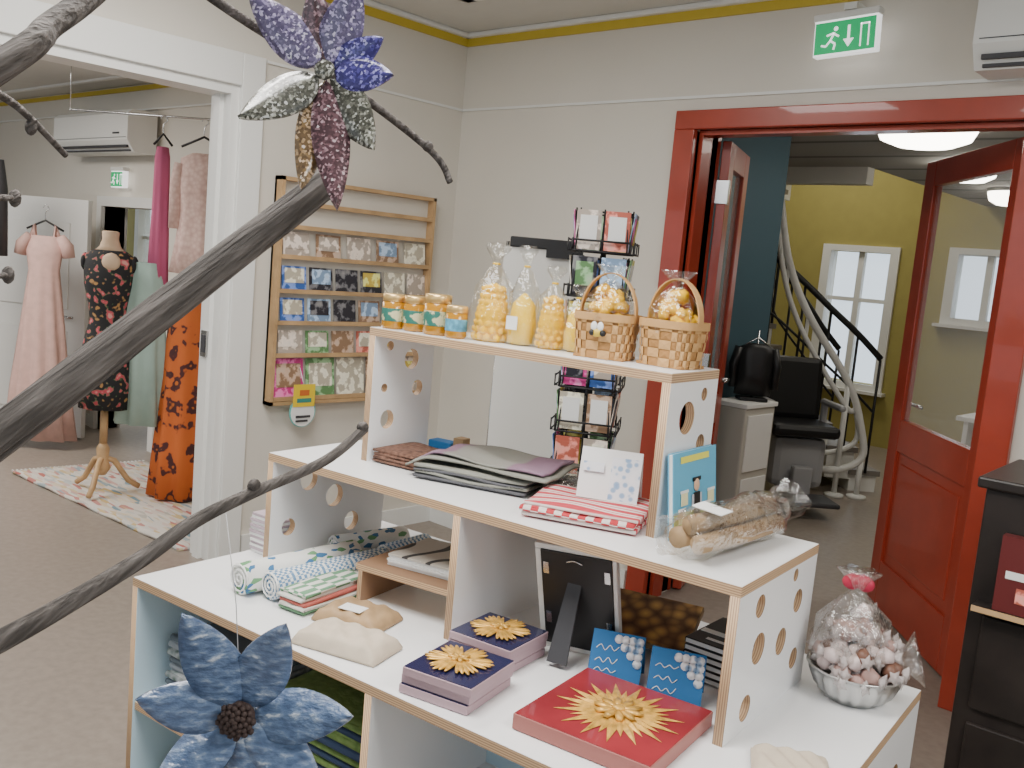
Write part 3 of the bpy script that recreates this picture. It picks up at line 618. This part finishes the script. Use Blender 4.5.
for i,(o,z,r) in enumerate(((-.028,.022,.02),(.018,.02,.018),(-.004,.052,.018))):
    b.tube([(o,-.15,z),(o+.01,.0,z+.002),(o,.15,z)],r,kraft,seg=14)
rp=lambda t,i:.10*math.sin(4*t+i*1.3)+.06*math.cos(7*t-i*2.1)
b.tube([(0,-.21,.045),(0,-.185,.037),(0,-.165,.034),(0,-.12,.036),(0,-.06,.037),(0,0,.037),(0,.06,.037),(0,.12,.036),(0,.16,.036),(0,.18,.04),(.0,.205,.045),(0,.235,.055)],[.040,.030,.040,.046,.045,.047,.045,.046,.042,.020,.032,.044],cello2,seg=28,rip=rp,cap=False)
b.tube([(.01,-.14,.05),(.02,-.05,.075),(.0,.05,.07),(.01,.15,.05)],[.012,.02,.022,.01],cello2,seg=10,jit=.8)
b.box((0.01,-.10,.080),(.06,.05,.002),paper,rot=(0,.1,.1)); b.done(D(.505,.005,mz+.016,-.12))
# ---- bottom shelf goods
gw=pmat('green_white_print','cells',95,[(0,(.74,.74,.70)),(.44,(.74,.75,.70)),(.49,(.14,.32,.15)),(.57,(.74,.74,.70)),(.61,(.05,.17,.34)),(.72,(.74,.74,.70))],.85,mp=(1,.5,1),interp='CONSTANT')
bw=pmat('blue_white_print','checker',130,[(0,(.12,.24,.40)),(.5,(.12,.24,.40)),(.501,(.72,.74,.73)),(1,(.72,.74,.73))],.85)
b=B('printed_tea_towel_roll')
def roll(b,p,q,r,m):
    b.tube([p,q],r,m,seg=24)
    d=(Vector(q)-Vector(p)).normalized(); s=d.cross(Vector((0,0,1))).normalized(); u_=Vector((0,0,1))
    b.tube([Vector(p)-d*.003+(s*math.cos(t*.5)+u_*math.sin(t*.5))*r*(1-t/40) for t in range(36)],.0022,paper,seg=5)
roll(b,(-.50,-.36,.038),(-.47,-.03,.038),.037,gw); roll(b,(-.43,-.33,.034),(-.40,.0,.034),.033,bw); roll(b,(-.55,-.02,.034),(-.50,.19,.034),.032,gw); roll(b,(-.42,.03,.034),(-.42,.19,.034),.03,bw); b.done(D(0,0,bz))
tcs=[mat('tc%d'%i,c,.9) for i,c in enumerate(((.40,.10,.08),(.14,.28,.16),(.62,.60,.54),(.36,.24,.28),(.12,.2,.2)))]
cloth('folded_kitchen_towel',-.350,-.24,bz,.075,.20,5,[tcs[1],tcs[2],tcs[0],tcs[2],pmat('green_dash','checker',70,[(0,(.13,.28,.16)),(.5,(.16,.33,.18)),(.501,(.66,.66,.60)),(1,(.66,.66,.60))],.9,mp=(1,.3,1))],.05,t=.009)
cream=mat('cream_linen',(.58,.49,.38),.85,var=.08,vscale=30)
def pack(name,u,v,z,w,d,h,m,rz,lab=True):
    b=B(name)
    def f(s,q):
        e=(1-(abs(s-.5)*2)**6)*(1-(abs(q-.5)*2)**6)
        return ((s-.5)*w,(q-.5)*d,.006+h*max(0,e)**.5+.0035*math.sin(s*23+q*11)*e)
    b.sheet(22,18,f,m,th=.005)
    if lab: b.box((0,-.02,h+.0085),(w*.35,d*.3,.0015),paper)
    b.done(D(u,v,z,rz))
pack('brown_paper_packet',-.215,-.265,bz,.16,.12,.026,kraft,.2)
pack('linen_packet',-.130,-.380,bz,.20,.11,.030,cream,.2,False)
b=B('plywood_riser'); b.box2((-.15,-.10,.075),(.13,.12,.09),ply)
for s in (-.142,.112): b.box2((s,-.10,0),(s+.012,.12,.075),plyx)
b.done(D(-.17,-.07,bz,.1))
fish=pmat('line_drawing','wave',4,[(0,(.62,.58,.51)),(.84,(.62,.58,.51)),(.88,(.05,.05,.05)),(1,(.05,.05,.05))],.6,dist=9)
b=B('art_print_stack')
for k in range(7): b.box((random.uniform(-.004,.004),random.uniform(-.004,.004),.002+k*.004),(.20,.17,.0035),fish if k==6 else paper)
b.done(D(-.165,-.04,bz+.091,.15))
b=B('art_print_stack')
for k in range(12): b.box((random.uniform(-.004,.004),random.uniform(-.004,.004),.002+k*.004),(.15,.13,.0035),paper)
b.done(D(-.12,.25,bz,.2))
b=B('notebook_stack')
nbm=mat('notebook_cover',(.5,.40,.45),.6)
for k in range(14): b.box((random.uniform(-.003,.003),random.uniform(-.003,.003),.004+k*.0075),(.11,.16,.0065),[paper,nbm][k%2])
b.done(D(-.685,-.06,bz))
navy=mat('navy_cover',(.014,.016,.06),.25,coat=.4); lil=mat('lilac_box',(.42,.29,.32),.5); redbox=mat('red_cover',(.27,.028,.036),.22,coat=.5,var=.25,vscale=6)
def star(b,R,z,n=16,inner=.35):
    for i in range(n):
        t=2*math.pi*i/n; L=R*(1 if i%2==0 else .78); w=R*.075
        a,c=math.cos(t),math.sin(t)
        P=[(0,0,z),(L*.55*a-w*c,L*.55*c+w*a,z+.001),(L*a,L*c,z+.0005),(L*.55*a+w*c,L*.55*c-w*a,z+.001)]
        mid=b.bm.verts.new((L*.55*a,L*.55*c,z+.005)); vs=[b.bm.verts.new(p) for p in P]
        b._fin([],[b.bm.faces.new((vs[k],vs[(k+1)%4],mid)) for k in range(4)],gold)
    for i in range(10):
        t=2*math.pi*i/10+.2; r=R*inner; M=T(r*.5*math.cos(t),r*.5*math.sin(t),z+.006,t)
        b.ball((0,0,0),r*.5,gold,sc=(1,.38,.14),sub=1,M=M)
    b.ball((0,0,z+.008),R*.1,gold,sc=(1,1,.5),sub=2)
def blossom(b,R,z,n=6):
    for i in range(n):
        t=2*math.pi*i/n+.3
        for k in range(5):
            tt=t+(k-2)*.17; L=R*(1-.05*abs(k-2)); M=T(L*.5*math.cos(tt),L*.5*math.sin(tt),z+.004+.001*(k%2),tt)
            b.ball((0,0,0),L*.5,gold,sc=(1,.16,.09),sub=2,M=M)
    for i in range(7):
        t=2*math.pi*i/7; M=T(R*.17*math.cos(t),R*.17*math.sin(t),z+.009,t); b.ball((0,0,0),R*.17,gold,sc=(1,.45,.25),sub=1,M=M)
def sbox(name,u,v,w,d,n,h,cov,side,rz,fn):
    b=B(name)
    for k in range(n):
        dx,dy=random.uniform(-.005,.005),random.uniform(-.005,.005)
        b.box((dx,dy,h*(k+.5)),(w,d,h-.0015),side,bev=.0015); b.box((dx,dy,h*(k+1)-.0005),(w-.004,d-.004,.0022),cov)
    fn(b,n*h+.0012); b.done(D(u,v,bz,rz))
sbox('straw_ornament_box',.15,-.365,.15,.16,3,.018,navy,lil,.12,lambda b,z:blossom(b,.070,z))
sbox('straw_ornament_box',.108,-.180,.150,.145,3,.018,navy,lil,.05,lambda b,z:blossom(b,.068,z))
sbox('straw_star_box',.447,-.275,.265,.265,1,.03,redbox,mat('red_side',(.36,.13,.11),.5),.04,lambda b,z:(star(b,.118,z,30,.42)))
b=B('photo_frame'); M=T(0,0,0,0,.22,0)@T(0,0,0,0,0,-.06)@Matrix.Diagonal((1.22,1,1.28,1))
for q in ((-.075,0,.075,.010),(-.075,.180,.075,.19),(-.075,.010,-.063,.180),(.067,.010,.075,.180)): b.box2((q[0],-.008,q[1]),(q[2],.010,q[3]),white,M=M,bev=.002)
b.box2((-.063,-.011,.010),(.067,-.006,.180),black,M=M)
for x,z in ((-.058,.05),(-.058,.14),(.055,.05),(.055,.14)): b.box2((x,-.014,z),(x+.01,-.011,z+.02),chrome,M=M)
b.tube(arc([(-.015,-.012,.165),(0,-.014,.17),(.015,-.012,.165)],4),.0015,chrome,M=M,seg=5)
b.prism([(-.022,0),(.022,0),(.014,.19),(-.014,.19)],0,.004,darkg,M=T(-.012,-.10,0.003,0,0,0)@T(0,0,0,0,math.pi/2-.36,0)); b.done(D(.225,-.04,bz+.006,.15))
def tentcard(u,v,rz,w=.105,h=.10):
    b=B('price_card'); b.box((0,-.02,h/2-.003),(w,.002,h),bluec,rot=(-.42,0,0)); b.box((0,.02,h/2-.003),(w,.002,h),bluec,rot=(.42,0,0))
    M=T(0,-.0215,h/2-.003,0,-.42,0)
    for zz in (.018,-.006,-.026):
        b.tube(arc([(-.042+.009*j,-.0008,zz+.006*((j%2)*2-1)*random.uniform(.4,1)) for j in range(6)],3),.0009,paper,seg=4,M=M)
    for r in range(4):
        for k in range(3-r+1): b.lathe([(.009,0),(.009,.001)],lacem,(w/2-.01-k*.014,-.001,h/2-.012-r*.014),(math.pi/2,0,0),seg=10,M=M)
    b.done(D(u,v,bz,rz))
tentcard(.335,-.085,.35); tentcard(.462,-.075,.35)
leafc=pmat('brown_leaves','voronoi',34,[(0,(.80,.52,.16)),(.35,(.56,.31,.10)),(.6,(.24,.12,.05)),(1,(.05,.02,.01))],.35)
b=B('leaf_cover_book'); b.box((0,0.02,.015),(.16,.10,.03),paper); b.box((0,0,.053),(.20,.15,.014),kraft,rot=(.40,0,0)); b.box((0,-.003,.0605),(.195,.145,.002),leafc,rot=(.40,0,0)); b.done(D(.30,.12,bz,.2))
b=B('dark_book_stack')
for k in range(6): b.box((random.uniform(-.003,.003),0,.007+k*.014),(.12,.17,.012),black if k%2 else darkg,bev=.002); b.box((.001,-.001,.007+k*.014),(.118,.171,.008),paper)
b.box((-.02,-.02,.0845),(.07,.02,.001),paper); b.box((.0,-.06,.0845),(.05,.01,.001),paper); b.done(D(.49,.11,bz,-.05))
b=B('bundt_tin_of_sweets')
b.lathe([(.03,0),(.062,.0),(.085,.02),(.1,.05),(.105,.062),(.112,.064),(.11,.067),(.10,.064),(.095,.05),(.08,.022),(.05,.008)],mat('tin',(.55,.55,.54),.3,.9),seg=64,rip=lambda t,z:.05*math.cos(16*t)*(1 if .005<z<.055 else .1))
choc=mat('brown_sweet',(.15,.07,.045),.45); choc2=mat('dusky_sweet',(.38,.24,.21),.5); choc3=mat('pink_white_sweet',(.66,.54,.52),.5); wrap=mat('wrapper',(.80,.72,.70),.15,alpha=.45,bump=.6)
rnd=random.Random(5)
for k in range(60):
    a=rnd.random()*6.28; rr=rnd.random()**.5*.085; z=.05+rnd.random()*.05+.09*(1-rr/.085)
    M=T(rr*math.cos(a),rr*math.sin(a),z,rnd.random()*6,rnd.uniform(-.6,.6))
    b.ball((0,0,0),.019,(choc,choc2,choc3)[k%3],sc=(1.4,1,1),sub=1,M=M)
    for s in (1,-1): b.lathe([(.004,.02),(.014,.036)],wrap,rot=(0,s*math.pi/2,0),seg=10,M=M,rip=lambda t,z:.3*math.cos(5*t))
b.lathe([(.06,.05),(.09,.1),(.075,.16),(.035,.20),(.013,.22),(.03,.245),(.045,.26)],cello2,loc=(-.02,.0,0),seg=30,rip=lambda t,z:.16*math.cos(6*t+z*19)+.08*math.cos(11*t))
b.lathe([(.01,.0),(.02,.02),(.05,.05)],cello2,loc=(.08,.03,.09),rot=(0,1.2,.2),seg=16,rip=lambda t,z:.25*math.cos(5*t))
rb=mat('red_ribbon',(.45,.02,.06),.4)
for a in (0,1.2,2.4,3.6): b.ball((-.02+.016*math.cos(a),.016*math.sin(a),.235),.018,rb,sc=(1.2,.7,.9),sub=2)
b.done(D(.722,.20,bz)@Matrix.Diagonal((.86,.86,1,1)))
pack('linen_bag',.74,-.20,bz,.13,.12,.02,cream,.4,False)
moss=pmat('moss_green_wool','noise',60,[(0,(.05,.10,.03)),(.5,(.14,.22,.06)),(1,(.25,.33,.12))],.95,bump=.6)
tex=pmat('woven_throw','voronoi',50,[(0,(.05,.12,.08)),(.5,(.40,.43,.43)),(1,(.66,.66,.64))],.95)
cloth('folded_throw',-.54,-.27,.388,.30,.26,9,[tex,mat('grey_wool',(.38,.40,.43),.9),mat('slate_wool',(.14,.17,.2),.9)],0,t=.018,sag=.01)
cloth('folded_throw',-.18,-.27,.388,.30,.26,9,[moss,mat('navy_wool',(.03,.05,.1),.9)],0,t=.018,sag=.012)
cloth('folded_throw',-.36,-.27,.058,.6,.28,9,[moss,tex],0,t=.022,sag=.012)
b=B('framed_picture'); b.box((0,0,.012),(.24,.2,.022),white,bev=.003); b.box((0,0,.024),(.2,.16,.002),navy); b.done(D(.26,-.30,.388,.1))
# ------------------------------------------------------------------ foreground twig tree with glass flowers
bark=pmat('dry_bark','noise',55,[(0,(.018,.015,.013)),(.42,(.060,.051,.045)),(.58,(.12,.104,.094)),(1,(.27,.24,.22))],.85,mp=(.35,4.0,.35),rot=(.658,0,0),bump=1,vt='TEXTURE',bd=.01,detail=6)
cutm=mat('cut_wood',(.20,.17,.15),.8,var=.3,vscale=60)
b=B('branch_tree')
def limb(pts,r,n=6,jit=.18,seg=16):
    P=arc(pts,n); N=len(P); rr=[]; L=len(r)-1
    for i in range(N):
        t=i/(N-1)*L; k=min(int(t),L-1); rr.append(r[k]+(r[k+1]-r[k])*(t-k))
    b.tube(P,rr,bark,seg=seg,jit=jit)
limb([(-.782,.128,1.212),(-.786,.280,1.330),(-.790,.432,1.4475),(-.794,.584,1.565)],[.0170,.0165,.0158,.0150],12,.10)
b.tube([(-.7937,.5835,1.5645),(-.7942,.5865,1.567)],[.0122,.0116],cutm,seg=14)
limb([(-.79,.08,1.09),(-.762,.275,1.171),(-.765,.38,1.212),(-.766,.44,1.243),(-.768,.50,1.262),(-.768,.58,1.285),(-.770,.631,1.315)],[.010,.0090,.0075,.0065,.0055,.005,.0048],8,.12)
b.ball((-.768,.50,1.268),.007,bark,sc=(.8,1,1.1)); b.ball((-.770,.628,1.316),.0065,bark)
limb([(-.87,.09,1.85),(-.875,.32,1.79),(-.857,.486,1.719),(-.81,.60,1.665),(-.764,.687,1.608),(-.744,.700,1.577)],[.007,.006,.0046,.0042,.0036,.0034],8,.2)
b.ball((-.766,.685,1.612),.006,bark); b.ball((-.82,.578,1.678),.006,bark)
limb([(-.80,.09,1.45),(-.752,.263,1.606),(-.80,.312,1.648),(-.842,.359,1.685),(-.90,.42,1.74),(-.93,.47,1.80)],[.012,.0108,.010,.0095,.009,.008],8,.2)
limb([(-.82,.10,1.60),(-1.0,.28,1.64),(-1.102,.385,1.625),(-1.12,.42,1.61),(-1.147,.472,1.576)],[.007,.0055,.0045,.004,.0035],6)
for p in ((-1.125,.425,1.60),(-1.07,.39,1.52),(-1.07,.385,1.44)): b.ball(p,.0065,bark,sc=(1,1,1.5))
limb([(-.86,.10,1.38),(-1.0,.3,1.43),(-1.07,.385,1.44)],[.005,.004,.003],5); limb([(-.86,.10,1.47),(-1.0,.3,1.51),(-1.07,.39,1.52)],[.005,.004,.003],5)
limb([(-.86,.08,0.02),(-.84,.10,.6),(-.80,.10,1.1),(-.83,.09,1.6),(-.87,.06,2.1)],[.04,.032,.028,.02,.012],8)
b.lathe([(.16,0),(.17,.02),(.15,.04),(.03,.05)],darkg,loc=(-.86,.08,0)); b.done()
def glassm(name,c,dark): return pmat(name,'cells',420,[(0,dark),(.5,tuple(x*.55 for x in c)),(.66,c),(.80,tuple(min(1,x*2.2+.15) for x in c)),(1,(.9,.9,.9))],.22,bump=.5,trans=.15,bd=.002)
lilac=glassm('lilac_glass',(.28,.23,.42),(.09,.07,.16)); plum=glassm('plum_glass',(.20,.10,.12),(.05,.025,.03)); smoke=glassm('smoke_glass',(.20,.20,.16),(.04,.04,.03)); amber=glassm('amber_glass',(.27,.16,.06),(.07,.035,.015)); violet=glassm('violet_glass',(.13,.11,.46),(.04,.03,.16))
steel=pmat('steel_blue_glass','noise',90,[(0,(.035,.06,.12)),(.40,(.085,.135,.25)),(.54,(.14,.21,.35)),(.64,(.28,.36,.50)),(.72,(.75,.80,.86))],.18,mp=(.7,1.6,1),bump=1,trans=.12,alpha=.96,detail=8)
ix=Vector((.7319,.6756,.0892)).normalized(); iy=Vector((-.1506,.0327,.9880)).normalized(); nz=ix.cross(iy)
FR=Matrix((ix,iy,nz)).transposed().to_4x4()
def petal(b,an,L,W,m,tilt=.15,off=.008,tw=.3):
    M=T(0,0,random.uniform(-.003,.003),an)@T(0,0,0,0,random.uniform(-tw,tw),-tilt)
    def f(s,q):
        w=W*(math.sin(math.pi*min(1,s**.75))**.8)*(1 if s<.98 else .2)
        return (off+s*L,(q-.5)*w,.12*L*s*s+.02*L*math.cos((q-.5)*6))
    b.sheet(14,6,f,m,th=.003,M=M)
b=B('glass_flower'); sc=.9/955.7
for dx,dy,L,W,m in ((-52,-50,92,44,lilac),(-8,-60,75,36,plum),(25,-60,85,42,lilac),(58,8,64,36,violet),(50,78,92,42,smoke),(15,140,142,38,plum),(-20,118,120,36,amber),(-70,48,90,44,smoke),(48,-25,60,30,violet)):
    petal(b,math.atan2(-dy,dx),L*sc,W*sc,m)
b.ball((0,0,.006),.010,smoke,sc=(1,1,.5)); b.tube([(0,0,0),(0.005,.03,-.01),(.01,.07,-.01)],.001,black,seg=4)
b.done(Matrix.Translation((-.772,.555,1.662))@FR)
b=B('glass_flower')
for dx,dy,L,W in ((-45,-105,116,56),(50,-95,108,54),(115,-5,114,54),(-92,-25,92,52),(-75,70,105,54),(10,95,105,58),(80,60,105,50)):
    petal(b,math.atan2(-dy,dx),L*sc,W*sc,steel,tilt=.2,tw=.45)
cone=mat('seed_cone',(.05,.03,.025),.7)
for k in range(40):
    t=k*2.4; r=.017*math.sqrt(k/40); b.ball((r*math.cos(t),r*math.sin(t),.014+.006*(1-k/40)),.0035,cone,sub=1)
b.ball((0,0,.006),.016,cone,sc=(1,1,.7)); b.tube([(0,0,0),(-.01,.1,-.02),(-.02,.19,-.02)],.0005,mat('nylon_thread',(.5,.5,.5),.3),seg=4)
b.done(Matrix.Translation((-.738,.480,1.056))@FR)
# ------------------------------------------------------------------ lights
def area(name,loc,size,power,col=(1,.97,.93),rot=(0,0,0)):
    l=bpy.data.lights.new(name,'AREA'); l.energy=power; l.color=col; l.size=size
    o=bpy.data.objects.new(name,l); o.location=loc; o.rotation_euler=rot; C.collection.objects.link(o); return o
area('ceiling_panel_light',(-1.3,.6,2.66),1.0,72); area('ceiling_panel_light.001',(1.0,1.2,2.66),1.0,58)
area('ceiling_panel_light.002',(-2.8,1.6,2.66),.7,34)
area('dressing_room_light',(-6.2,.9,2.44),1.6,98,(1,.95,.89)); area('side_room_light',(-7.5,4.4,2.45),.8,30)
area('hall_light',(-1.0,5.6,2.38),.6,12,(1,.93,.82)); area('stairwell_light',(-4.2,8.2,3.6),1,40,(1,.95,.85))
w=bpy.data.worlds.new('World'); C.scene.world=w; w.use_nodes=True
w.node_tree.nodes['Background'].inputs[0].default_value=(.76,.88,1,1); w.node_tree.nodes['Background'].inputs[1].default_value=1.9
# ------------------------------------------------------------------ camera
cd=bpy.data.cameras.new('camera'); cd.sensor_width=36; cd.lens=955.742*36/1024; cd.clip_start=.02
co=bpy.data.objects.new('camera',cd); C.collection.objects.link(co)
yaw,p,r=.734,.126,.090
F=Vector((-math.sin(yaw)*math.cos(p),math.cos(yaw)*math.cos(p),-math.sin(p))); rt=Vector((math.cos(yaw),math.sin(yaw),0)); up=rt.cross(F)
X=rt*math.cos(r)+up*math.sin(r); Y=-rt*math.sin(r)+up*math.cos(r)
Mx=Matrix((X,Y,-F)).transposed().to_4x4(); Mx.translation=(0,0,1.5); co.matrix_world=Mx
C.scene.camera=co
